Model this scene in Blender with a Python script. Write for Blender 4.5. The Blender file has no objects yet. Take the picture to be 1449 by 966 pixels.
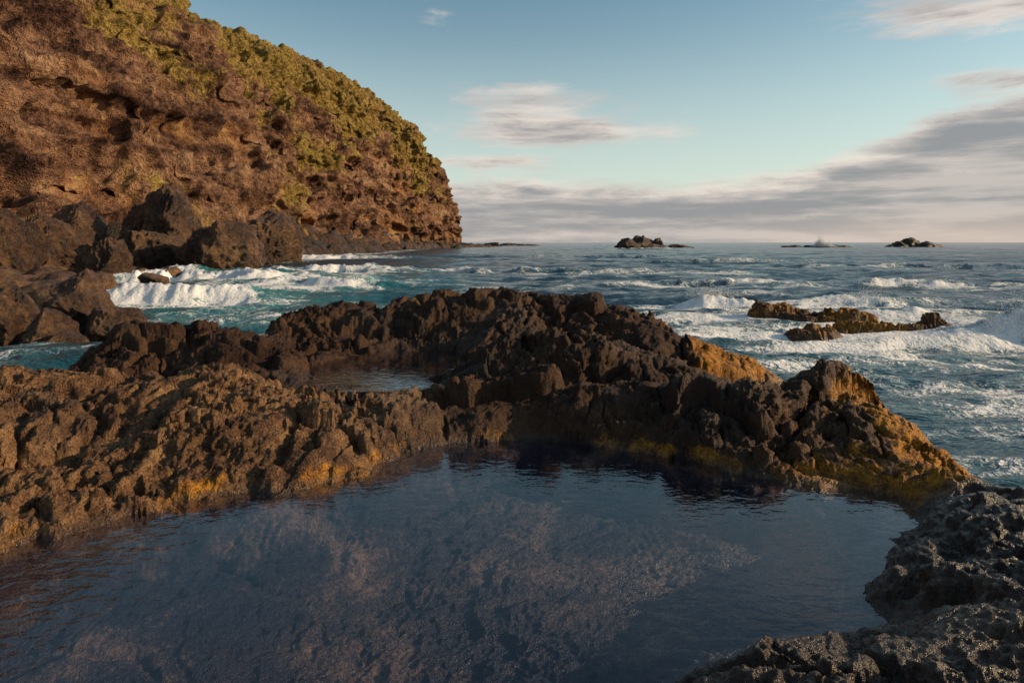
import bpy, math, numpy as np
from mathutils import Vector
rng = np.random.default_rng(7)
F = np.float32
# ------------------------------------------------------------ noise
_p = np.random.default_rng(3).permutation(256)
PERM = np.concatenate([_p,_p,_p]).astype(np.int32)
_g = np.random.default_rng(4).normal(size=(256,3)); _g/=np.linalg.norm(_g,axis=1)[:,None]
GX,GY,GZ=[(_g[:,i]*1.5).astype(F) for i in range(3)]
def perlin3(x,y,z,seed=0):
    x=np.asarray(x,F)+F(seed*17.3); y=np.asarray(y,F)+F(seed*5.7); z=np.asarray(z,F)+F(seed*3.1)
    x,y,z=np.broadcast_arrays(x,y,z)
    fx=np.floor(x);fy=np.floor(y);fz=np.floor(z)
    X=fx.astype(np.int32)&255;Y=fy.astype(np.int32)&255;Z=fz.astype(np.int32)&255
    x=x-fx;y=y-fy;z=z-fz
    u=x*x*x*(x*(x*6-15)+10);v=y*y*y*(y*(y*6-15)+10);w=z*z*z*(z*(z*6-15)+10)
    def g(i,j,k):
        h=PERM[PERM[PERM[X+i]+Y+j]+Z+k]
        return GX[h]*(x-i)+GY[h]*(y-j)+GZ[h]*(z-k)
    def lx(j,k):
        a=g(0,j,k);b=g(1,j,k);return a+u*(b-a)
    def ly(k):
        a=lx(0,k);b=lx(1,k);return a+v*(b-a)
    a=ly(0);b=ly(1)
    return a+w*(b-a)
def perlin2(x,y,seed=0):
    x=np.asarray(x,F)+F(seed*11.9+.37); y=np.asarray(y,F)+F(seed*7.3+.71)
    fx=np.floor(x);fy=np.floor(y)
    X=fx.astype(np.int32)&255;Y=fy.astype(np.int32)&255
    x=x-fx;y=y-fy
    u=x*x*x*(x*(x*6-15)+10);v=y*y*y*(y*(y*6-15)+10)
    def g(i,j):
        h=PERM[PERM[X+i]+Y+j]
        return GX[h]*(x-i)+GY[h]*(y-j)
    a=g(0,0);b=g(1,0);c=g(0,1);d=g(1,1)
    a=a+u*(b-a);c=c+u*(d-c)
    return a+v*(c-a)
R1=np.random.default_rng(5).random(256).astype(F);R2=np.random.default_rng(6).random(256).astype(F);R3=np.random.default_rng(8).random(256).astype(F)
def worley2(x,y,seed=0,full=False):
    x=np.asarray(x,F)+F(seed*9.1);y=np.asarray(y,F)+F(seed*4.3)
    fx=np.floor(x);fy=np.floor(y);X=fx.astype(np.int32);Y=fy.astype(np.int32)
    x=x-fx;y=y-fy
    d=np.full(x.shape,9,F);d2=np.full(x.shape,9,F);cid=np.zeros(x.shape,F)
    for i in(-1,0,1):
        for j in(-1,0,1):
            h=PERM[PERM[(X+i)&255]+((Y+j)&255)]
            dx=i+R1[h]-x;dy=j+R2[h]-y;q=dx*dx+dy*dy
            if full:
                n=q<d;d2=np.where(n,d,np.minimum(d2,q));cid=np.where(n,R3[h],cid)
            d=np.minimum(d,q)
    if full:return np.sqrt(d),np.sqrt(d2),cid
    return np.sqrt(d)
def sstep(a,b,x):
    t=np.clip((x-a)/(b-a),0,1);return t*t*(3-2*t)
def gauss(x,y,cx,cy,rx,ry,ang=0.):
    c,s=math.cos(ang),math.sin(ang);dx=x-cx;dy=y-cy
    u=(dx*c+dy*s)/rx;v=(-dx*s+dy*c)/ry
    return np.exp(-(u*u+v*v))
# ------------------------------------------------------------ mesh helpers
def link(ob):
    bpy.context.scene.collection.objects.link(ob);return ob
def raw_mesh(name,V,faces,attrs=None,smooth=True):
    me=bpy.data.meshes.new(name)
    V=np.ascontiguousarray(V,dtype=F).reshape(-1,3);n=len(V)
    faces=np.ascontiguousarray(faces,dtype=np.int32);k=faces.shape[1]
    me.vertices.add(n);me.vertices.foreach_set('co',V.ravel())
    me.loops.add(faces.size);me.loops.foreach_set('vertex_index',faces.ravel())
    me.polygons.add(len(faces));me.polygons.foreach_set('loop_start',np.arange(len(faces),dtype=np.int32)*k)
    me.update(calc_edges=True)
    me.polygons.foreach_set('use_smooth',np.full(len(faces),smooth))
    if attrs:
        for an,av in attrs.items():
            a=me.attributes.new(an,'FLOAT','POINT');a.data.foreach_set('value',np.ascontiguousarray(av,dtype=F).ravel())
    me.update()
    return me
def grid_mesh(name,P,attrs=None):
    ny,nx=P.shape[:2]
    i=np.arange(ny*nx,dtype=np.int32).reshape(ny,nx)
    f=np.stack([i[:-1,:-1],i[:-1,1:],i[1:,1:],i[1:,:-1]],-1).reshape(-1,4)
    return raw_mesh(name,P,f,attrs)
def add_obj(name,me,mat):
    ob=bpy.data.objects.new(name,me);link(ob);me.materials.append(mat);return ob
def grid_normals(P):
    du=np.gradient(P,axis=1);dv=np.gradient(P,axis=0)
    n=np.cross(du,dv);n/=np.linalg.norm(n,axis=2)[...,None]+1e-9
    return n.astype(F)
# ------------------------------------------------------------ node helper
class NT:
    def __init__(s,nt): s.nt=nt; nt.nodes.clear()
    def n(s,t,**kw):
        nd=s.nt.nodes.new(t)
        for k,v in kw.items(): setattr(nd,k,v)
        return nd
    def set(s,inp,v):
        if isinstance(v,bpy.types.NodeSocket): s.nt.links.new(v,inp)
        elif isinstance(v,(tuple,list)):
            v=list(v)
            if len(inp.default_value)==4 and len(v)==3: v=v+[1]
            inp.default_value=v
        else: inp.default_value=v
    def m(s,op,a,b=None,c=None,clamp=False):
        nd=s.nt.nodes.new('ShaderNodeMath');nd.operation=op;nd.use_clamp=clamp
        for i,v in enumerate((a,b,c)):
            if v is not None:s.set(nd.inputs[i],v)
        return nd.outputs[0]
    def ss(s,a,b,x):
        nd=s.nt.nodes.new('ShaderNodeMapRange');nd.interpolation_type='SMOOTHSTEP'
        s.set(nd.inputs[0],x);s.set(nd.inputs[1],a);s.set(nd.inputs[2],b);return nd.outputs[0]
    def mix(s,f,a,b,blend='MIX'):
        nd=s.nt.nodes.new('ShaderNodeMix');nd.data_type='RGBA';nd.blend_type=blend
        s.set(nd.inputs[0],f);s.set(nd.inputs[6],a);s.set(nd.inputs[7],b);return nd.outputs[2]
    def noise(s,vec,scale,detail=6,rough=.6,dist=0,out=0):
        nd=s.n('ShaderNodeTexNoise');s.set(nd.inputs['Vector'],vec)
        nd.inputs['Scale'].default_value=scale;nd.inputs['Detail'].default_value=detail
        nd.inputs['Roughness'].default_value=rough;nd.inputs['Distortion'].default_value=dist
        return nd.outputs[out]
    def vor2(s,vec,scale,feature='F1',out='Distance'):
        nd=s.n('ShaderNodeTexVoronoi',feature=feature,voronoi_dimensions='2D');s.set(nd.inputs['Vector'],vec)
        nd.inputs['Scale'].default_value=scale
        return nd.outputs[out]
    def map(s,vec,scale=(1,1,1),loc=(0,0,0)):
        nd=s.n('ShaderNodeMapping');s.set(nd.inputs[0],vec);nd.inputs[3].default_value=scale;nd.inputs[1].default_value=loc
        return nd.outputs[0]
    def attr(s,name): return s.n('ShaderNodeAttribute',attribute_name=name).outputs['Fac']
    def pos(s): return s.n('ShaderNodeNewGeometry').outputs['Position']
    def bump(s,h,strength,dist,normal=None):
        nd=s.n('ShaderNodeBump');s.set(nd.inputs['Height'],h);nd.inputs['Strength'].default_value=strength
        nd.inputs['Distance'].default_value=dist
        if normal is not None:s.set(nd.inputs['Normal'],normal)
        return nd.outputs[0]
    def ramp(s,f,stops):
        nd=s.n('ShaderNodeValToRGB');s.set(nd.inputs[0],f);e=nd.color_ramp.elements
        while len(e)<len(stops):e.new(.5)
        for el,(p,c) in zip(e,stops):el.position=p;el.color=(*c,1)
        return nd.outputs[0]
def newmat(name):
    m=bpy.data.materials.new(name);m.use_nodes=True;return m,NT(m.node_tree)
def principled(t,col,rough,normal=None,spec=.5,**kw):
    b=t.n('ShaderNodeBsdfPrincipled');t.set(b.inputs['Base Color'],col);t.set(b.inputs['Roughness'],rough)
    t.set(b.inputs['Specular IOR Level'],spec)
    if normal is not None:t.set(b.inputs['Normal'],normal)
    return b
def out(t,sh):
    o=t.n('ShaderNodeOutputMaterial');t.nt.links.new(sh,o.inputs[0])

# ------------------------------------------------------------ materials
def lava_material(name,scale=1.,pool=False):
    m,t=newmat(name);P=t.pos()
    big=t.noise(P,.9*scale,2,.6);mid=t.noise(P,8*scale,4,.7);fine=t.noise(P,55*scale,3,.72)
    v=t.m('ADD',t.m('MULTIPLY',big,.5),t.m('MULTIPLY',mid,.5))
    col=t.ramp(v,[(.36,(.04,.017,.010)),(.47,(.12,.057,.028)),(.56,(.26,.137,.064)),(.7,(.46,.275,.13))])
    col=t.mix(t.m('MULTIPLY',t.ss(.54,.75,fine),.7),col,(.48,.27,.11))
    col=t.mix(t.m('MULTIPLY',t.m('SUBTRACT',1,t.ss(.34,.5,fine)),.85),col,(.018,.009,.006))
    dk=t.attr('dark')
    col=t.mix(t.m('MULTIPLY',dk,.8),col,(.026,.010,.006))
    ma=t.attr('moss')
    mn=t.noise(P,5*scale,4,.75)
    mf=t.ss(.0,.2,t.m('SUBTRACT',t.m('ADD',ma,mn),1.0))
    mc=t.ramp(t.m('ADD',t.m('MULTIPLY',mid,.5),t.m('MULTIPLY',fine,.5)),[(.38,(.05,.02,.004)),(.48,(.28,.105,.008)),(.6,(.62,.27,.02))])
    col=t.mix(t.m('MULTIPLY',mf,.85),col,mc)
    wet=t.attr('wet')
    col=t.mix(t.m('MULTIPLY',wet,.5),col,(.016,.009,.007))
    h=t.m('ADD',t.m('MULTIPLY',mid,1.),t.m('MULTIPLY',fine,.55))
    nrm=t.bump(h,1.,.06/scale)
    rough=t.m('SUBTRACT',t.m('ADD',.52,t.m('MULTIPLY',fine,.3)),t.m('MULTIPLY',wet,.38))
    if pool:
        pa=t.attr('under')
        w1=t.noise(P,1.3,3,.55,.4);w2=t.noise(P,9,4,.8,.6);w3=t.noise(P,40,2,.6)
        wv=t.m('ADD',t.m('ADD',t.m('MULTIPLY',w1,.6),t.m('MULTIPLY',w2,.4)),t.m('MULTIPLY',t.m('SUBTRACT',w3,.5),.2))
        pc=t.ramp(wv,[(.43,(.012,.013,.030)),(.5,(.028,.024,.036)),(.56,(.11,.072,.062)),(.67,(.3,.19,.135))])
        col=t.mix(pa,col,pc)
    b=principled(t,col,rough,nrm,t.m('ADD',.22,t.m('MULTIPLY',wet,.45)));out(t,b.outputs[0]);return m
def boulder_material(name,scale=1.,tone=1.):
    m,t=newmat(name);P=t.pos()
    a=t.noise(P,.5*scale,3,.6);b_=t.noise(P,3*scale,5,.72);v=t.m('ADD',t.m('MULTIPLY',a,.5),t.m('MULTIPLY',b_,.5))
    c=lambda r,g,b:(r*tone,g*tone,b*tone)
    col=t.ramp(v,[(.36,c(.02,.010,.007)),(.47,c(.075,.036,.02)),(.57,c(.19,.098,.047)),(.7,c(.4,.22,.105))])
    fn=t.noise(P,14*scale,3,.7)
    col=t.mix(t.m('MULTIPLY',t.m('SUBTRACT',1,t.ss(.3,.5,fn)),.7),col,(.02,.010,.007))
    h=t.m('ADD',t.m('MULTIPLY',b_,1.2),t.m('MULTIPLY',fn,.45))
    b=principled(t,col,.4,t.bump(h,1.,.3/scale),.45);out(t,b.outputs[0]);return m
def cliff_material():
    m,t=newmat('cliff_rock_and_grass');P=t.pos()
    Ps=t.map(P,(1,1,1.25))
    a=t.noise(Ps,.035,3,.6);b_=t.noise(Ps,.16,6,.76);f=t.noise(P,1.1,4,.75);st=t.noise(t.map(P,(.22,.22,2.2)),.13,5,.65)
    v=t.m('ADD',t.m('ADD',t.m('MULTIPLY',a,.2),t.m('MULTIPLY',st,.27)),t.m('ADD',t.m('MULTIPLY',b_,.33),t.m('MULTIPLY',f,.2)))
    rock=t.ramp(v,[(.42,(.022,.011,.009)),(.465,(.1,.05,.034)),(.505,(.23,.12,.073)),(.55,(.38,.215,.125)),(.62,(.56,.37,.21))])
    och=t.ss(.53,.65,t.noise(t.map(P,(1,1,2)),.05,3,.6))
    rock=t.mix(t.m('MULTIPLY',och,.6),rock,t.ramp(b_,[(.34,(.1,.038,.02)),(.5,(.36,.165,.07)),(.64,(.64,.39,.16))]))
    g=t.attr('green');gn=t.noise(P,.12,6,.8)
    gf=t.ss(-.02,.14,t.m('SUBTRACT',t.m('ADD',g,t.m('MULTIPLY',gn,1.0)),1.))
    gc=t.ramp(t.m('ADD',t.m('MULTIPLY',f,.6),t.m('MULTIPLY',b_,.4)),[(.38,(.05,.036,.009)),(.46,(.19,.13,.028)),(.54,(.38,.26,.065)),(.65,(.6,.43,.16))])
    col=t.mix(t.m('MULTIPLY',gf,.85),rock,gc)
    h=t.m('ADD',t.m('MULTIPLY',b_,1.8),t.m('MULTIPLY',f,.6))
    b=principled(t,col,.9,t.bump(h,1.,2.6),.12);out(t,b.outputs[0]);return m
def pool_water_material():
    m,t=newmat('pool_water');P=t.pos()
    h=t.m('ADD',t.noise(t.map(P,(1,1.6,1)),7,2,.5,.4),t.m('MULTIPLY',t.noise(P,30,2,.5),.2))
    nb=t.bump(h,.22,.02)
    tr=t.n('ShaderNodeBsdfTransparent');tr.inputs[0].default_value=(.86,.85,.92,1)
    gl=t.n('ShaderNodeBsdfGlossy');gl.inputs['Roughness'].default_value=.04;t.set(gl.inputs['Normal'],nb)
    # Schlick fresnel, same from above and below the surface
    lw=t.n('ShaderNodeLayerWeight');lw.inputs[0].default_value=.5
    fr=t.m('ADD',.03,t.m('MULTIPLY',t.m('POWER',lw.outputs['Facing'],3.9),.97))
    mx=t.n('ShaderNodeMixShader');t.set(mx.inputs[0],fr)
    t.nt.links.new(tr.outputs[0],mx.inputs[1]);t.nt.links.new(gl.outputs[0],mx.inputs[2]);out(t,mx.outputs[0]);return m
def sea_material():
    m,t=newmat('sea_water');P=t.pos()
    foam=t.attr('foam');aq=t.attr('aqua')
    wx=t.noise(P,.9,4,.65,out=1)
    vm=t.n('ShaderNodeVectorMath',operation='MULTIPLY_ADD');t.set(vm.inputs[0],wx);vm.inputs[1].default_value=(2.0,2.0,0)
    t.set(vm.inputs[2],P);W=vm.outputs[0]
    e1=t.vor2(W,.9,'DISTANCE_TO_EDGE');e2=t.vor2(W,3.2,'DISTANCE_TO_EDGE')
    lace=t.m('MAXIMUM',t.m('SUBTRACT',1,t.ss(0,.2,e1)),t.m('MULTIPLY',t.m('SUBTRACT',1,t.ss(0,.25,e2)),.8))
    nn=t.noise(t.map(P,(1,1.6,0)),.7,6,.76,.3);n2=t.noise(P,6,3,.7)
    val=t.m('ADD',t.m('MULTIPLY',lace,.27),t.m('ADD',t.m('MULTIPLY',nn,1.0),t.m('MULTIPLY',n2,.3)))
    fm=t.ss(.0,.36,t.m('SUBTRACT',t.m('ADD',val,foam),1.2))
    deep=t.mix(t.noise(P,.15,2,.5),(.004,.018,.038),(.010,.038,.068))
    col=t.mix(aq,deep,(.045,.23,.24))
    col=t.mix(t.m('MULTIPLY',t.ss(.15,.8,foam),.35),col,(.09,.19,.22))
    b1=t.noise(t.map(P,(.6,1.3,1)),1.2,4,.7);b2=t.noise(t.map(P,(.5,1.3,1)),.12,4,.65)
    nb=t.bump(b1,1.,.3);nb=t.bump(b2,.9,1.3,nb)
    w=principled(t,col,.14,nb,.5);w.inputs['IOR'].default_value=1.33
    nf=t.bump(t.m('ADD',n2,fm),.8,.1)
    f=principled(t,t.mix(fm,(.26,.38,.45),(.8,.78,.77)),.9,nf,.1)
    mx=t.n('ShaderNodeMixShader');t.set(mx.inputs[0],fm)
    t.nt.links.new(w.outputs[0],mx.inputs[1]);t.nt.links.new(f.outputs[0],mx.inputs[2]);out(t,mx.outputs[0]);return m

# ------------------------------------------------------------ foreground lava shelf (metres; pool level z=0, sea z=-0.9)
pool_edge=[(-3.28,4.37),(-2.86,4.81),(-2.37,5.26),(-1.64,5.57),(-1.19,5.91),(-1.04,6.5),(-.73,6.73),(.25,6.92),(1.18,6.5),
 (1.74,6.09),(2.11,5.73),(2.47,5.49),(2.94,5.41),(2.99,5.06),(2.55,4.52),(2.3,4.23),(2.01,3.97),(1.94,3.56),(1.66,3.53),
 (1.24,3.38),(.92,3.24),(.75,3.1),(.5,2.5),(.2,1.7),(-1,1.3),(-3.2,1.4),(-4.4,2.6),(-4.2,3.7)]
C=[(x,y,.0) for x,y in pool_edge]
C+=[(-3,3,-.4),(-1.5,4,-.42),(0,5,-.42),(1.2,4.6,-.4),(.5,3.6,-.38),(-1,2.5,-.4),(2.2,4.9,-.25),(-2.6,3.8,-.3),(-.2,6,-.38),(1,5.6,-.35),(-3.6,2.5,-.35),(-.8,5.4,-.35),(1.5,4.,-.25),(-2,4.7,-.3)]
C+=[(-6.5,7.4,.7),(-4.8,7.45,.72),(-4.06,7.2,.62),(-3.34,7.6,.7),(-2.93,7.37,.62),(-2.5,7.49,.5),(-1.83,7.23,.38),(-1.2,7.08,.22),
 (-3.56,5.51,.2),(-3.3,6.09,.34),(-2.68,6.09,.34),(-2.48,5.64,.12),(-1.78,6.28,.18),(-4.27,5.94,.38),(-3.75,5.,.12),(-2.14,6.38,.4),(-1.34,6.33,.08),(-2.8,6.86,.52),
 (-6,5.5,.5),(-5,4.2,.3),(-5.5,3,.3),(-5.5,1.5,.4),(-8,7,.6),(-9,9,-.3),(-5,9,-.1),(-3.3,9,-.05),(-7,9,-.4),(-2.4,8.3,.06)]
C+=[(-6.45,11.03,.55),(-5.56,11.08,.62),(-4.46,10.65,.6),(-4.96,10.1,.15),(-7.5,11,-.6),(-7.6,9.5,-.6),(-7.2,12.5,-1.3),(-6,12.8,-1),(-5,12.9,-.6),
 (-9,11,-1.6),(-10,14,-2.2),(-7,16,-2.2),(-11,9,-1.3)]
C+=[(-4.26,12.7,.66),(-3.68,12.5,.5),(-3.28,13.5,.95),(-2.48,13.,.6),(-1.39,12.8,.66),(-.5,14.1,1.0),(.21,13.07,.78),(1.03,13.2,.8),(1.73,13.35,.93),(2.28,13.3,.75),
 (2.57,12.1,.55),(3.18,11.8,.15),(-4,15,-.9),(-2,16,-1.1),(0,16.5,-1.1),(2,16,-1.1),(4,15,-1.3),(0,19,-2.3),(-5,19,-2.3),(5,18,-2.3),
 (-3.8,11.4,.14),(-4.3,11.6,.4),(-3.1,11.3,.2)]
C+=[(-2.45,10,-.1),(-1.7,10.2,-.1),(-1.8,11.3,-.1),(-1.2,11.7,-.1),(-2.4,11,-.1),(-1.2,10.6,-.1),(-3.1,10.2,.12),(-3.3,9.6,.15),(-2.2,9,.0),(-1.2,9.2,.04),(-.4,11,.2),(-.5,10,.25),(-1.4,12.2,.1),(-2.2,12.1,.1),(-2.4,9.5,-.1),(-1.6,9.6,-.08)]
C+=[(-.83,9.54,.24),(-.34,9.66,.5),(.16,9.89,.68),(.67,9.89,.68),(1.2,9.2,.56),(2.1,9.4,.46),(2.62,9.17,.26),(3.02,8.95,.05),
 (0,11.5,.1),(1,11.5,.1),(2,11,.05),(0,8.6,.1),(1.2,8.5,.08),(2.3,8.3,.05),(-1,8.4,.02)]
C+=[(-.99,7.65,.26),(-.19,7.45,.33),(.61,7.85,.4),(1.42,7.8,.4),(2.12,7.45,.36),(2.68,7.4,.31),(3.01,7.55,.4),(3.34,7.58,.5),(3.77,7.67,.42),(3.73,7.06,.34),(3.95,6.87,.3),
 (4.1,6.77,.2),(4.2,6.5,-.1),(-.18,7.0,.2),(.5,7.0,.26),(1.23,6.75,.26),(1.7,6.45,.26),(2.38,6.2,.2),(2.94,6.05,.14),(3.35,5.94,.1),(3.5,5.6,.08),(3.57,5.26,.1),
 (4.8,7,-1.3),(4.7,6,-1.1),(5.1,8.5,-1.5),(4.35,8.3,-.5),(4.7,5,-1),(5.5,4,-1.2),(6,6,-2.1),(7,9,-2.3),(4.8,10,-1.1),(5,11.3,-1.2)]
C+=[(3.45,10.5,-.5),(3.0,10.9,-.05),(3.7,9.5,-.2),(4.1,10.6,-.25),(4.34,13.3,-.08),(3.65,12.8,.02),(4.67,12.35,-.22),(3.9,11.6,-.2),(3.1,9.4,-.05),(3.4,8.7,-.05),(5.8,12.7,-1.2),(5.6,14.2,-1.4)]
C+=[(3.01,4.97,.03),(3.09,4.77,.12),(3.25,4.65,.2),(3.55,4.73,.18),(2.85,3.8,.24),(2.63,4.05,.14),(2.25,3.75,.1),(2.1,3.6,.05),(2.36,3.14,.2),(2.1,3.24,.15),
 (1.61,3.27,.04),(1.91,3.21,.08),(1.22,3.1,.05),(.98,3.05,.02),(1.98,2.64,.16),(1.37,2.79,.1),(.98,2.8,.06),(1,2,.12),(.6,1.5,.1),(2.5,1.5,.2),(4,2,.3),(4.2,3.5,.1),(5.5,2,-.8),(3.2,.8,.2),(0,.6,.1),(-2,.6,.1)]
C+=[(-14,5,-2.3),(-14,14,-2.4),(10,4,-2.4),(12,14,-2.4),(-10,20,-2.4),(10,22,-2.4),(-9,2,.3),(8,1,-2)]
C=np.array(C,float)
def tps_fit(C):
    n=len(C);d=np.hypot(C[:,None,0]-C[None,:,0],C[:,None,1]-C[None,:,1]);K=np.where(d>0,d*d*np.log(d+1e-12),0)+np.eye(n)*.01
    Pm=np.c_[np.ones(n),C[:,:2]];A=np.zeros((n+3,n+3));A[:n,:n]=K;A[:n,n:]=Pm;A[n:,:n]=Pm.T
    return np.linalg.solve(A,np.r_[C[:,2],0,0,0])
Wt=tps_fit(C)
gx=np.linspace(-22,20,560);gy=np.linspace(-1,24,380);GXX,GYY=np.meshgrid(gx,gy)
Zc=Wt[-3]+Wt[-2]*GXX+Wt[-1]*GYY
for (cx,cy,_),w in zip(C,Wt):
    d2=(GXX-cx)**2+(GYY-cy)**2+1e-9;Zc+=w*.5*d2*np.log(d2)
Zc=np.clip(Zc,-2.5,1.15)
def base_z(x,y):
    u=np.clip((x-gx[0])/(gx[1]-gx[0]),0,len(gx)-1.001);v=np.clip((y-gy[0])/(gy[1]-gy[0]),0,len(gy)-1.001)
    i=u.astype(int);j=v.astype(int);u=u-i;v=v-j
    return (Zc[j,i]*(1-u)*(1-v)+Zc[j,i+1]*u*(1-v)+Zc[j+1,i]*(1-u)*v+Zc[j+1,i+1]*u*v)
def in_poly(x,y,poly):
    r=np.zeros(x.shape,bool);n=len(poly)
    for k in range(n):
        x1,y1=poly[k];x2,y2=poly[(k+1)%n]
        c=((y1>y)!=(y2>y))&(x<(x2-x1)*(y-y1)/(y2-y1+1e-12)+x1);r^=c
    return r
def poly_dist(x,y,poly):
    d=np.full(x.shape,99.,F);n=len(poly)
    for k in range(n):
        x1,y1=poly[k];x2,y2=poly[(k+1)%n];dx,dy=x2-x1,y2-y1
        t=np.clip(((x-x1)*dx+(y-y1)*dy)/(dx*dx+dy*dy),0,1)
        d=np.minimum(d,np.hypot(x-x1-t*dx,y-y1-t*dy))
    return d
def craggy(P,amp,seed=0,f0=1.0):
    x,y,z=P[...,0],P[...,1],P[...,2]
    wx=perlin2(x*1.3*f0,y*1.3*f0,seed+1)*.55/f0+perlin2(x*4*f0,y*4*f0,seed+12)*.16/f0
    wy=perlin2(x*1.3*f0,y*1.3*f0,seed+2)*.55/f0+perlin2(x*4*f0,y*4*f0,seed+13)*.16/f0
    X=x+wx;Y=y+wy
    a,b,c=worley2(X*.85*f0,Y*1.1*f0,seed+3,True)
    h=(c-.5)*.26*sstep(0,.25,b-a)-.10*(1-sstep(0,.18,b-a))+(.45-a)*.12
    a,b,c=worley2(X*2.4*f0,Y*2.8*f0,seed+5,True)
    h+=(c-.5)*.11*sstep(0,.3,b-a)-.05*(1-sstep(0,.2,b-a))
    h+=-np.abs(perlin2(X*1.7*f0,Y*1.7*f0,seed+4))*.14+.03
    P=P.copy();P[...,2]+=(h-.01)*amp/f0
    rm=.45+.55*sstep(-.3,.25,perlin2(x*.9,y*.9,seed+14))
    N=grid_normals(P);x,y,z=P[...,0]*f0,P[...,1]*f0,P[...,2]*f0
    p=np.abs(perlin3(x*2.8,y*2.8,z*2.8,seed+6));d=(p-.22)*.13*(1-rm)-(p-.22)*.13*rm
    p=np.abs(perlin3(x*6.5,y*6.5,z*6.5,seed+7));d+=-(p-.22)*.09*rm+(p-.22)*.05*(1-rm)
    P+=N*(d*(amp*.8+.2)/f0)[...,None]
    N=grid_normals(P);x,y,z=P[...,0]*f0,P[...,1]*f0,P[...,2]*f0
    d=-(np.abs(perlin3(x*15,y*15,z*15,seed+8))-.2)*.058*rm
    d+=perlin3(x*32,y*32,z*32,seed+9)*.018*(.4+.6*rm)
    P+=N*(d*(amp*.7+.3)/f0)[...,None]
    return P
nx,ny=1350,950
Yv=np.geomspace(1.5,21,ny)-1
A_,Y_=np.meshgrid(np.linspace(-.98,.9,nx),Yv);X_=A_*(Y_+1)
Z_=base_z(X_,Y_)
pd=poly_dist(X_[::2,::2],Y_[::2,::2],pool_edge)
pd=np.repeat(np.repeat(pd,2,0),2,1)[:ny,:nx]
inp=in_poly(X_,Y_,pool_edge)
sd=np.where(inp,-pd,pd)+.12*perlin2(X_*2.2,Y_*2.2,33)+.07*perlin2(X_*6,Y_*6,34)
Z_=Z_+ .08*sstep(0,.2,sd)*(1-sstep(.4,1.4,sd))
Z_=np.where(sd<0,np.minimum(Z_,-.02-.3*sstep(0,.6,-sd)),Z_)
amp=(.16+.84*sstep(-.08,.4,sd)).astype(F)
up=gauss(X_,Y_,-1.9,10.4,1.2,1.3)
amp*=(1-.88*up)
amp*=1-.5*((X_>.6)&(Y_<5.3))
P=np.stack([X_,Y_,Z_],-1).astype(F)
P=craggy(P,amp,0)
z=P[...,2]
nz=perlin2(X_*1.3,Y_*1.3,20)
moss=.12+.34*np.exp(-((z-.03)/.12)**2)*(X_<2)*(sd<1.0)+.5*sstep(2.0,3.4,X_)*(1-sstep(.3,.7,z))*(Y_>5.1)+nz*.35
moss+=.42*sstep(3.0,4.1,X_)*(Y_>5.2)+.12*(X_<-1)*(Y_<7)+.38*np.exp(-((z-.05)/.09)**2)*sstep(.8,1.6,X_)*(Y_>5.1)*(Y_<7.5)
moss+=.22*gauss(X_,Y_,-1.0,10.2,2.4,1.5)
moss=np.where((Y_<4.95)&(X_>1),.1,moss)
wet=np.clip(np.maximum(np.exp(-((z-0)/.05)**2)*(sd<.7),1-sstep(-.6,-.2,z))+.35*sstep(0,.5,perlin2(X_*.6,Y_*.6,31))+.75*((Y_<5.2)&(X_>.7)),0,1)
# shade on the seaward ridges painted into the rock colour; landward part stays paler
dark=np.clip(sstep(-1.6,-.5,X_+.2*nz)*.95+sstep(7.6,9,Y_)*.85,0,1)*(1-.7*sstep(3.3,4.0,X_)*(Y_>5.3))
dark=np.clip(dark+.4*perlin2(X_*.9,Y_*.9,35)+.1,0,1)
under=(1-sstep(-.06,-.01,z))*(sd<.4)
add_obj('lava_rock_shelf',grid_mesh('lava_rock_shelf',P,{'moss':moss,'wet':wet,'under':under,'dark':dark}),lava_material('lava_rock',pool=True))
# ------------------------------------------------------------ tide-pool water sheets
def water_sheet(name,poly,z,mat):
    ar=sum(poly[i][0]*poly[(i+1)%len(poly)][1]-poly[(i+1)%len(poly)][0]*poly[i][1] for i in range(len(poly)))
    if ar<0: poly=poly[::-1]
    me=bpy.data.meshes.new(name);me.from_pydata([(x,y,z) for x,y in poly],[],[tuple(range(len(poly)))]);me.update();return add_obj(name,me,mat)
cx,cy=-.4,4.2
pw=pool_water_material()
big=[]
for x,y in pool_edge:
    dx,dy=x-cx,y-cy;l=math.hypot(dx,dy);e=.22
    big.append((x+dx/l*e,y+dy/l*e))
water_sheet('tide_pool',big,0.0,pw)
water_sheet('tide_pool',[(-3.0,9.4),(-2.3,8.8),(-1.2,8.9),(-.6,9.9),(-.5,11.3),(-.9,12.2),(-1.9,12.2),(-2.8,11.6),(-3.2,10.6)],.07,pw)
water_sheet('tide_pool',[(3.0,9.9),(3.6,9.6),(4.05,10.1),(4.05,10.9),(3.5,11.3),(3.0,10.9)],-.26,pw)

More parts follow.
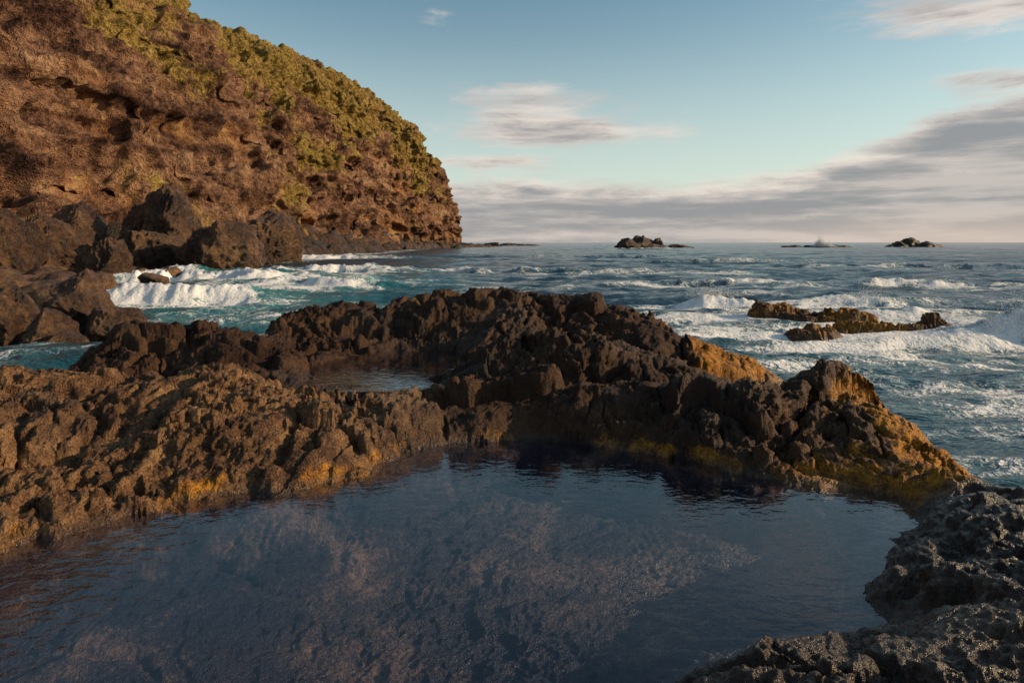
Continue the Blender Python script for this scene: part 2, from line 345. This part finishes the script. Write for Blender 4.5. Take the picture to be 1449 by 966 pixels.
# ------------------------------------------------------------ sea
ny2,nx2=1150,900
Ys=np.geomspace(5,45000,ny2)-1.5
A2,Y2=np.meshgrid(np.linspace(-1.25,1.2,nx2),Ys);X2=A2*(Y2+4)
sp=(Y2+1.5)*math.log(45000/5)/ny2
H=np.zeros_like(X2)
ca,sa=math.cos(.12),math.sin(.12);U=X2*ca+Y2*sa;V=-X2*sa+Y2*ca
wxx=perlin2(U/14,V/14,40)*3
for k,(Lx,Ly,am) in enumerate([(26,9,.36),(11,4.2,.28),(4.5,2.0,.17),(1.9,.95,.09),(.8,.45,.042)]):
    fade=np.clip(Ly/(3*sp)-.3,0,1)
    r=1-2*np.abs(perlin2(U/Lx+wxx*.2/Lx,(V+wxx*(.5 if k<2 else .1))/Ly,41+k));r=np.clip(r,-.6,1)
    H+=fade*am*(r-.45)
H*=1-.45*(1-sstep(9,18,Y2))
foam=np.zeros_like(H);aqua=np.zeros_like(H)
Hn=H/.3
def breaker(cx,cy,L,w,h,ang=0,fo=.8,aq=0.,wob=1.):
    global H,foam,aqua
    c,s=math.cos(ang),math.sin(ang);dx=X2-cx;dy=Y2-cy
    u=dx*c+dy*s;v=-dx*s+dy*c+wob*(perlin2(X2*.35,Y2*.1,50)*w*1.6+perlin2(X2*1.2,Y2*.5,53)*w*.5)
    env=np.exp(-(u/L)**2)*np.clip(1+.5*perlin2(X2*.5,Y2*.1,54),.2,1.2)
    prof=np.where(v<0,np.exp(-(v/(w*.7))**2),np.exp(-(v/(w*2.2))**2))
    lump=1+.25*perlin2(X2*1.3,Y2*1.3,51)+.3*perlin2(X2*4.5,Y2*4.5,52)
    H+=h*.75*env*prof*lump
    foam=np.maximum(foam,fo*np.sqrt(env)*np.where(v<0,np.exp(-(v/(w*2.6))**2),np.exp(-(v/(w*.7))**2)))
    aqua=np.maximum(aqua,aq*env*np.exp(-((v)/(w*1.6))**2))
BR=[(9.0,31,2.8,.8,.62,-.1,.75,.2),(15.2,29.5,2.4,.7,.5,.05,.7,.2),(14.6,18.8,2.4,.9,.95,.1,.66,.5),(14,24.5,1.5,.6,.4,.1,.6,.5),
(22,42,6,.9,.5,.05,.45),(-17.5,34,5.5,1.8,.65,-.25,.62,.7),(-24,52,8,2.2,1.1,-.1,.7,.8),(-17,62,7,2.2,.8,0,.6,.6),(-12,44,5,1.6,.7,-.1,.45,.9),
(5,62,14,1.2,.5,.0,.45),(45,75,16,1.4,.6,.05,.45),(-30,120,12,3,.9,0,.6,.3),(60,300,30,6,.8,0,.35),(30,95,20,1.6,.5,.0,.4),(12,45,6,.9,.4,.03,.45),(20,130,30,2,.5,0,.38)]
for b_ in BR: breaker(*b_)
foam+=.38*gauss(X2,Y2,-16,31,6.5,13)
foam+=.29*sstep(3.6,5.5,X2-(Y2-8)*.12)*(1-sstep(14,25,Y2))
foam+=.16*np.exp(-((Y2-24)/7)**2)*sstep(2,6,X2)
foam+=.12*np.exp(-((Y2-28)/9)**2)*(X2>-8)+.1*np.exp(-((Y2-48)/22)**2)
foam+=.30*gauss(X2,Y2,0,20,9,3.5)+.25*gauss(X2,Y2,10.5,21,4.2,3.2)
foam+=.42*np.exp(-((X2+34+ (Y2-150)*.02)/6)**2)*sstep(60,90,Y2)*(1-sstep(300,420,Y2))
foam+=.25*gauss(X2,Y2,58,300,40,10)+.45*gauss(X2,Y2,185,398,34,10)+.35*gauss(X2,Y2,265,420,70,10)
foam+=.2*sstep(.1,.9,Hn)*(Y2<250)
foam+=.36*perlin2(X2*.12,Y2*.35,61)*(Y2<80)+.34*perlin2(X2*.4,Y2*.9,62)*(Y2<60)
aqua+=.7*gauss(X2,Y2,-15,38,9,20)+.3*gauss(X2,Y2,-8,24,9,6)
aqua+=.15*sstep(3.5,6,X2)*(1-sstep(14,26,Y2))
foam=np.clip(foam,0,1.);aqua=np.clip(aqua,0,1)
PS=np.stack([X2,Y2,-.9+H],-1)
add_obj('sea',grid_mesh('sea',PS,{'foam':foam,'aqua':aqua}),sea_material())
# spray thrown up by the breakers: one mesh of many small droplets
def spray():
    r=np.random.default_rng(12);O=np.array([[1,0,0],[-1,0,0],[0,1,0],[0,-1,0],[0,0,1],[0,0,-1]],float)
    Fo=np.array([[0,2,4],[2,1,4],[1,3,4],[3,0,4],[2,0,5],[1,2,5],[3,1,5],[0,3,5]]);Vs=[];Fs=[];o=0
    for (cx,cy,w_,hh_,n_,s_) in [(14.2,18.7,1.0,.75,6500,.010),(13.1,18.7,.5,.4,2500,.010),(9,31.0,1.2,.3,2500,.012),(15.3,29.4,1.0,.3,1500,.012),(177,392,3.4,2.6,7000,.13),(181,392,4.,1.3,4000,.13)]:
        for _ in range(n_):
            x=cx+r.normal()*w_*.5;fall=math.exp(-((x-cx)/w_)**2)
            zz=-.45+hh_*fall*abs(r.normal())*.8
            p=np.array([x,cy+r.normal()*.25*(1 if cy<100 else 4),zz]);q=s_*(.3+r.random()**3*1.3)
            Vs.append(O*q*r.uniform(.6,1.3,3)+p);Fs.append(Fo+o);o+=6
    m,t=newmat('spray_white');b=principled(t,t.mix(t.noise(t.pos(),2,2),(.75,.77,.79),(.88,.88,.88)),.8);out(t,b.outputs[0])
    add_obj('sea_spray',raw_mesh('sea_spray',np.concatenate(Vs),np.concatenate(Fs)),m)
spray()
# ------------------------------------------------------------ reef
xr,yr=np.meshgrid(np.linspace(5.5,17,620),np.linspace(15.5,28.5,560))
b=-2.2+2.05*gauss(xr,yr,8.6,19.6,1.7,.9,.1)+2.0*gauss(xr,yr,9.2,24.2,1.4,.9)+2.2*gauss(xr,yr,11.4,23.2,2.7,.8,-.1)+2.0*gauss(xr,yr,12.6,21.0,2.0,.6,-.05)+1.2*gauss(xr,yr,10.3,21.4,1.6,.8)
b=np.minimum(b,-.36+.4*perlin2(xr*.6,yr*.6,70)+.1*(b+.3))
PR=craggy(np.stack([xr,yr,b],-1).astype(F),np.ones_like(xr,dtype=F)*1.1,11,1.)
zz=PR[...,2]
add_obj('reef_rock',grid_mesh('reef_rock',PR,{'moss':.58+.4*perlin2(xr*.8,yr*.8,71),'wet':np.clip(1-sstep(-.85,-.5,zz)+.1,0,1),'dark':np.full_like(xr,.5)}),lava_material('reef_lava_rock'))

# ------------------------------------------------------------ boulders
def ico(sub):
    import bmesh
    bm=bmesh.new();bmesh.ops.create_icosphere(bm,subdivisions=sub,radius=1)
    V=np.array([v.co[:] for v in bm.verts]);Fc=np.array([[v.index for v in f.verts] for f in bm.faces]);bm.free();return V,Fc
ICO={s:ico(s) for s in (3,4,6)}
def boulder(c,size,seed,sub=4,cuts=9,rough=.12):
    V,Fc=ICO[sub];r=np.random.default_rng(seed);V=V.copy()
    for _ in range(cuts):
        n=r.normal(size=3);n/=np.linalg.norm(n);d=r.uniform(.5,.85);k=V@n
        V=np.where((k>d)[:,None],V-(k-d)[:,None]*n*.92,V)
    nrm=V/np.linalg.norm(V,axis=1)[:,None];o=r.uniform(0,50)
    d=np.zeros(len(V))
    for f,a in ((1.3,1.),(3,.6),(7,.38),(15,.22),(32,.1)):
        if sub<5 and f>20: continue
        d+=a*(.3-np.abs(perlin3(V[:,0]*f+o,V[:,1]*f,V[:,2]*f,1)))
    V=V+nrm*(d*rough*1.6)[:,None]
    a=r.uniform(0,6.28);R=np.array([[math.cos(a),-math.sin(a),0],[math.sin(a),math.cos(a),0],[0,0,1]])
    V=(V@R.T)*np.array(size)+np.array(c);return V,Fc
def boulder_group(name,specs,mat,sub,**kw):
    Vs=[];Fs=[];o=0
    for i,(c,s,sd_) in enumerate(specs):
        V,Fc=boulder(c,s,sd_,sub,**kw);Vs.append(V);Fs.append(Fc+o);o+=len(V)
    return add_obj(name,raw_mesh(name,np.concatenate(Vs),np.concatenate(Fs)),mat)
mb_near=boulder_material('boulder_rock_wet',2.2,.85);mb=boulder_material('boulder_rock',.7,.85);mbl=boulder_material('shore_boulder_rock',.45,.55)
for i,(c,s) in enumerate([((-14.0,22,-.1),(1.25,1.2,1.35)),((-12.2,21,-.6),(.95,.9,.8)),((-13.2,19.4,-.65),(.7,.8,.75)),((-12.3,18.8,-.85),(.6,.6,.45)),
    ((-15.2,20,-.4),(.85,1.,1.1)),((-20.8,28,-.3),(1.5,1.5,1.4)),((-17.4,24,-.6),(1.0,1.1,1.1)),((-11.3,20.0,-.95),(.5,.5,.35))]):
    V,Fc=boulder(c,s,100+i,6,9,.12);add_obj('boulder',raw_mesh('boulder',V,Fc),mb_near)
for i,(c,s) in enumerate([((-26.2,61,.9),(3.7,3.8,4.1)),((-33.3,64,.4),(3.1,3.4,3.7)),((-37.5,75,2.8),(3.8,4,5.2)),((-36.5,50,1.),(2.7,3,3.6)),((-31.2,52,-.2),(1.9,2,2.8)),
    ((-46,72,2.6),(3.0,3,4.2)),((-41.5,62,1.4),(2.9,3,3.4)),((-44,85,3.5),(4.5,5,4.6)),((-32.8,92,1.5),(4.2,5,4.8)),((-29.6,74,.2),(2.6,3,2.8)),((-41,56,.0),(2.8,3,2.8))]):
    V,Fc=boulder(c,s,200+i,6,8,.16);add_obj('boulder',raw_mesh('boulder',V,Fc),mb)
sp_=[]
for i in range(70):
    y=rng.uniform(40,62);x=-24-rng.uniform(0,1)*16;r=rng.uniform(.35,1.0);sp_.append(((x-(y-40)*.15,y,-.75+rng.uniform(0,.3)),(r*1.2,r,r*.75),300+i))
for i in range(60):
    y=rng.uniform(24,46);x=-.64*y-rng.uniform(0,9);r=rng.uniform(.4,1.3);sp_.append(((x,y,-.7),(r*1.2,r,r*.9),400+i))
boulder_group('shore_rocks',sp_,boulder_material('shore_rock_reddish',1.2,1.2),3,cuts=7,rough=.14)

# ------------------------------------------------------------ cliff headland
sec=[((-75,-10),(-145,0,82)),((-66,35),(-132,60,82)),((-54,78),(-122,110,82)),((-48,130),(-116,152,79)),((-51,200),(-108,197,72.5)),((-50,240),(-103,232,73)),((-46,300),(-91,285,79)),
 ((-41,345),(-77,325,75)),((-30,390),(-58,376,68)),((-34,408),(-66,388,71)),((-55,428),(-85,400,74)),((-100,445),(-120,410,78)),((-180,455),(-180,415,80))]
bs=np.array([[*b_,-2.5] for b_,_ in sec],float);tp=np.array([t_ for _,t_ in sec],float)
L=np.r_[0,np.cumsum(np.linalg.norm(np.diff(bs*.5+tp*.5,axis=0),axis=1))]
ns,ntt=1500,560
s=np.linspace(0,L[-1],ns)
def smooth_interp(s,L,A):
    o=np.stack([np.interp(s,L,A[:,i]) for i in range(3)],-1)
    k=np.hanning(61);k/=k.sum();pad=30
    return np.stack([np.convolve(np.pad(o[:,i],pad,mode='reflect',reflect_type='odd'),k,'valid') for i in range(3)],-1)
B=smooth_interp(s,L,bs);T=smooth_interp(s,L,tp)
t=np.linspace(0,1.25,ntt)
hh=np.interp(t,[0,.2,.4,.6,.8,1,1.25],[0,.1,.21,.37,.62,1.,2.2]);vv=np.interp(t,[0,.2,.4,.6,.8,1,1.25],[0,.22,.45,.65,.86,1.,1.04])
k=np.hanning(41);k/=k.sum()
hh=np.convolve(np.pad(hh,20,mode='reflect',reflect_type='odd'),k,'valid');vv=np.convolve(np.pad(vv,20,mode='reflect',reflect_type='odd'),k,'valid')
PC=np.empty((ntt,ns,3))
PC[...,0]=B[None,:,0]+(T-B)[None,:,0]*hh[:,None];PC[...,1]=B[None,:,1]+(T-B)[None,:,1]*hh[:,None];PC[...,2]=B[None,:,2]+(T-B)[None,:,2]*vv[:,None]
PC=PC.astype(F);N=grid_normals(PC)
if N[ntt//3,ns//3,0]<0:N=-N
S_,T_=np.meshgrid(s,t)
x,y,z=PC[...,0],PC[...,1],PC[...,2]
steep=1-.6*sstep(.75,1.0,T_)
gul=perlin2(S_/16+perlin2(S_/30,T_*2,83)*.6,T_*1.6,80);d=-np.abs(gul)*8*steep+2
d+=-np.abs(perlin3(x/22,y/22,z/16,81))*8*steep+1.5
d+=perlin3(x/45,y/45,z/45,82)*4
PC+=N*d[...,None]
N=grid_normals(PC)
if N[ntt//3,ns//3,0]<0:N=-N
x,y,z=PC[...,0],PC[...,1],PC[...,2]
lay=perlin3(x/30,y/30,z/3.2,84)
rib=np.abs(perlin3(x/5,y/5,z/14,92))
d=-np.abs(perlin3(x/9,y/9,z/8,85))*4.4+lay*2.4*steep-rib*2.8*steep+perlin3(x/3,y/3,z/3,86)*1.3+perlin3(x/1.3,y/1.3,z/1.3,87)*.7+1.3
d-=1.6*np.abs(perlin3(x/2.6,y/2.6,z/2,88))
PC+=N*d.astype(F)[...,None]
green=.27+.45*sstep(.3,.8,T_+.2*perlin2(S_/25,T_*5,90))+.45*perlin2(S_/22,T_*4,91)
green+=.08*sstep(.1,.35,T_)
add_obj('cliff_headland',grid_mesh('cliff_headland',PC,{'green':green}),cliff_material())
# boulder band at the cliff foot
sp_=[]
for i in range(520):
    q=rng.uniform(.13,.80);j=int(q*(ns-1));bx,by,_=B[j];r=rng.uniform(.9,3.4)*(.8 if by>330 else 1)
    o=rng.uniform(-5,6.5);sp_.append(((bx+o,by+rng.uniform(-2,2),-1+max(0,(3.5-o))*.75*rng.uniform(.3,1)),(r*1.15,r,r*.95),600+i))
for i in range(70):
    u=rng.random();r=rng.uniform(.8,2.2)*(1-.5*u);sp_.append(((-30+u*22,392+u*60+rng.uniform(-4,4),-1+rng.uniform(0,1.4)*(1-u)),(r*1.8,r*1.5,r*1.1),1300+i))
boulder_group('cliff_foot_boulders',sp_,mbl,3,cuts=8,rough=.12)
# ------------------------------------------------------------ offshore rocks
def sea_rock(c,size,seed,lumps):
    r=np.random.default_rng(seed);Vs=[];Fs=[];o=0
    for (dx,dz,w,h) in lumps:
        V,Fc=boulder((c[0]+dx,c[1]+r.uniform(-3,3),c[2]+dz),(w,w*.7,h),int(r.integers(9999)),4,8,.25);Vs.append(V);Fs.append(Fc+o);o+=len(V)
    add_obj('sea_rock',raw_mesh('sea_rock',np.concatenate(Vs),np.concatenate(Fs)),mbl)
sea_rock((58,311,-1.5),1,1,[(0,0,6,7),(-5,0,6,5),(5,0,6,5),(-9.5,0,4,3.4),(9.5,0,4,5),(2,0,12,2.8)])
sea_rock((80,330,-1.2),1,2,[(0,0,6,2.2),(6,0,4,1.4),(-5,0,3,1.5)])
sea_rock((178,400,-1.2),1,3,[(0,0,10,1.8),(-12,0,8,2.),(10,0,8,2.1),(17,0,4,1.3)])
sea_rock((252,430,-1.2),1,4,[(0,0,7,5.5),(-7,0,7,3.7),(7,0,7,3.5),(14,0,6,2),(-13,0,5,2)])
sea_rock((10,600,-1.2),1,5,[(0,0,9,2.4),(-14,0,9,3),(-26,0,9,3.5),(10,0,8,1.6)])

# ------------------------------------------------------------ light and sky
AZ,EL=math.radians(90),math.radians(18)
sun=bpy.data.lights.new('sun','SUN');sun.energy=5;sun.angle=math.radians(.5);sun.color=(1,.74,.44)
so=link(bpy.data.objects.new('sun',sun))
dv=Vector((math.sin(AZ)*math.cos(EL),math.cos(AZ)*math.cos(EL),math.sin(EL)));so.rotation_euler=(dv).to_track_quat('Z','Y').to_euler();so.location=(40,10,30)
w=bpy.data.worlds.new('World');bpy.context.scene.world=w;w.use_nodes=True;t=NT(w.node_tree)
sky=t.n('ShaderNodeTexSky',sky_type='NISHITA');sky.sun_disc=False;sky.sun_elevation=EL;sky.sun_rotation=AZ;sky.air_density=1.0;sky.dust_density=1.;sky.ozone_density=1.2
G=t.n('ShaderNodeTexCoord').outputs['Generated'];sep=t.n('ShaderNodeSeparateXYZ');t.set(sep.inputs[0],G);x,y,z=sep.outputs
az=t.m('ARCTAN2',x,y);hor=t.m('SQRT',t.m('ADD',t.m('MULTIPLY',x,x),t.m('MULTIPLY',y,y)));el=t.m('DIVIDE',z,t.m('MAXIMUM',hor,.05))
cmb=t.n('ShaderNodeCombineXYZ');t.set(cmb.inputs[0],az);t.set(cmb.inputs[1],t.m('MULTIPLY',el,3.4));UV=cmb.outputs[0]
n1=t.noise(UV,5,7,.7,.25);n3=t.noise(t.map(UV,(1,2.6,1),(7,1,0)),4,5,.62)
def blob(ca,ce,ra,re,k):
    a=t.m('DIVIDE',t.m('SUBTRACT',az,ca),ra);e=t.m('DIVIDE',t.m('SUBTRACT',el,ce),re)
    r=t.m('ADD',t.m('MULTIPLY',a,a),t.m('MULTIPLY',e,e));return t.m('MULTIPLY',t.m('EXPONENT',t.m('MULTIPLY',r,-1)),k)
top=t.m('ADD',.095,t.m('MULTIPLY',t.ss(.36,.66,az),.085))
bank=t.m('MULTIPLY',t.m('DIVIDE',t.m('SUBTRACT',top,el),.03),.4)
bank=t.m('MINIMUM',t.m('MAXIMUM',bank,-.45),.56)
cov=bank
for bl in ((.03,.205,.19,.05,.62),(.1,.155,.24,.025,.58),(.6,.285,.17,.05,.56),(-.1,.33,.07,.025,.52),(.33,.44,.25,.12,.6),(-.4,.62,.35,.12,.35),(1.6,.25,.7,.2,.4),(.56,.2,.2,.02,.5),(-.02,.12,.14,.014,.45)):
    cov=t.m('ADD',cov,blob(*bl))
dn=t.m('ADD',cov,t.m('ADD',t.m('MULTIPLY',n1,1.2),t.m('MULTIPLY',n3,.2)))
dens=t.ss(.62,1.0,dn);thick=t.ss(.8,1.2,dn)
cc=t.mix(t.m('ADD',t.m('MULTIPLY',thick,.52),t.m('MULTIPLY',t.ss(.36,.6,n3),.42)),(.9,.77,.68),(.24,.25,.275))
cc=t.mix(t.m('MULTIPLY',t.m('SUBTRACT',1,t.ss(.0,.05,el)),t.m('ADD',.12,t.m('MULTIPLY',t.ss(.2,.6,az),.55))),cc,(.76,.6,.5))
skc=t.mix(1.,sky.outputs[0],(.93,1.04,.92),'MULTIPLY')
skc=t.mix(t.m('MULTIPLY',t.m('SUBTRACT',1,t.ss(.0,.36,el)),.66),skc,(5.5,5.9,5.4))
b1=t.n('ShaderNodeBackground');t.set(b1.inputs[0],skc);b1.inputs[1].default_value=.14
b2=t.n('ShaderNodeBackground');t.set(b2.inputs[0],cc);b2.inputs[1].default_value=1.
mx=t.n('ShaderNodeMixShader');t.set(mx.inputs[0],t.m('MULTIPLY',dens,.92));t.nt.links.new(b1.outputs[0],mx.inputs[1]);t.nt.links.new(b2.outputs[0],mx.inputs[2])
o=t.n('ShaderNodeOutputWorld');t.nt.links.new(mx.outputs[0],o.inputs[0])
# ------------------------------------------------------------ camera
cam=bpy.data.cameras.new('camera');cam.lens=24;cam.sensor_width=36;cam.shift_y=-.0966;cam.clip_start=.05;cam.clip_end=100000
co=link(bpy.data.objects.new('camera',cam));co.location=(0,0,2);co.rotation_euler=(math.radians(90),0,0)
sc=bpy.context.scene;sc.camera=co
sc.view_settings.view_transform='Standard';sc.view_settings.look='None';sc.view_settings.exposure=0
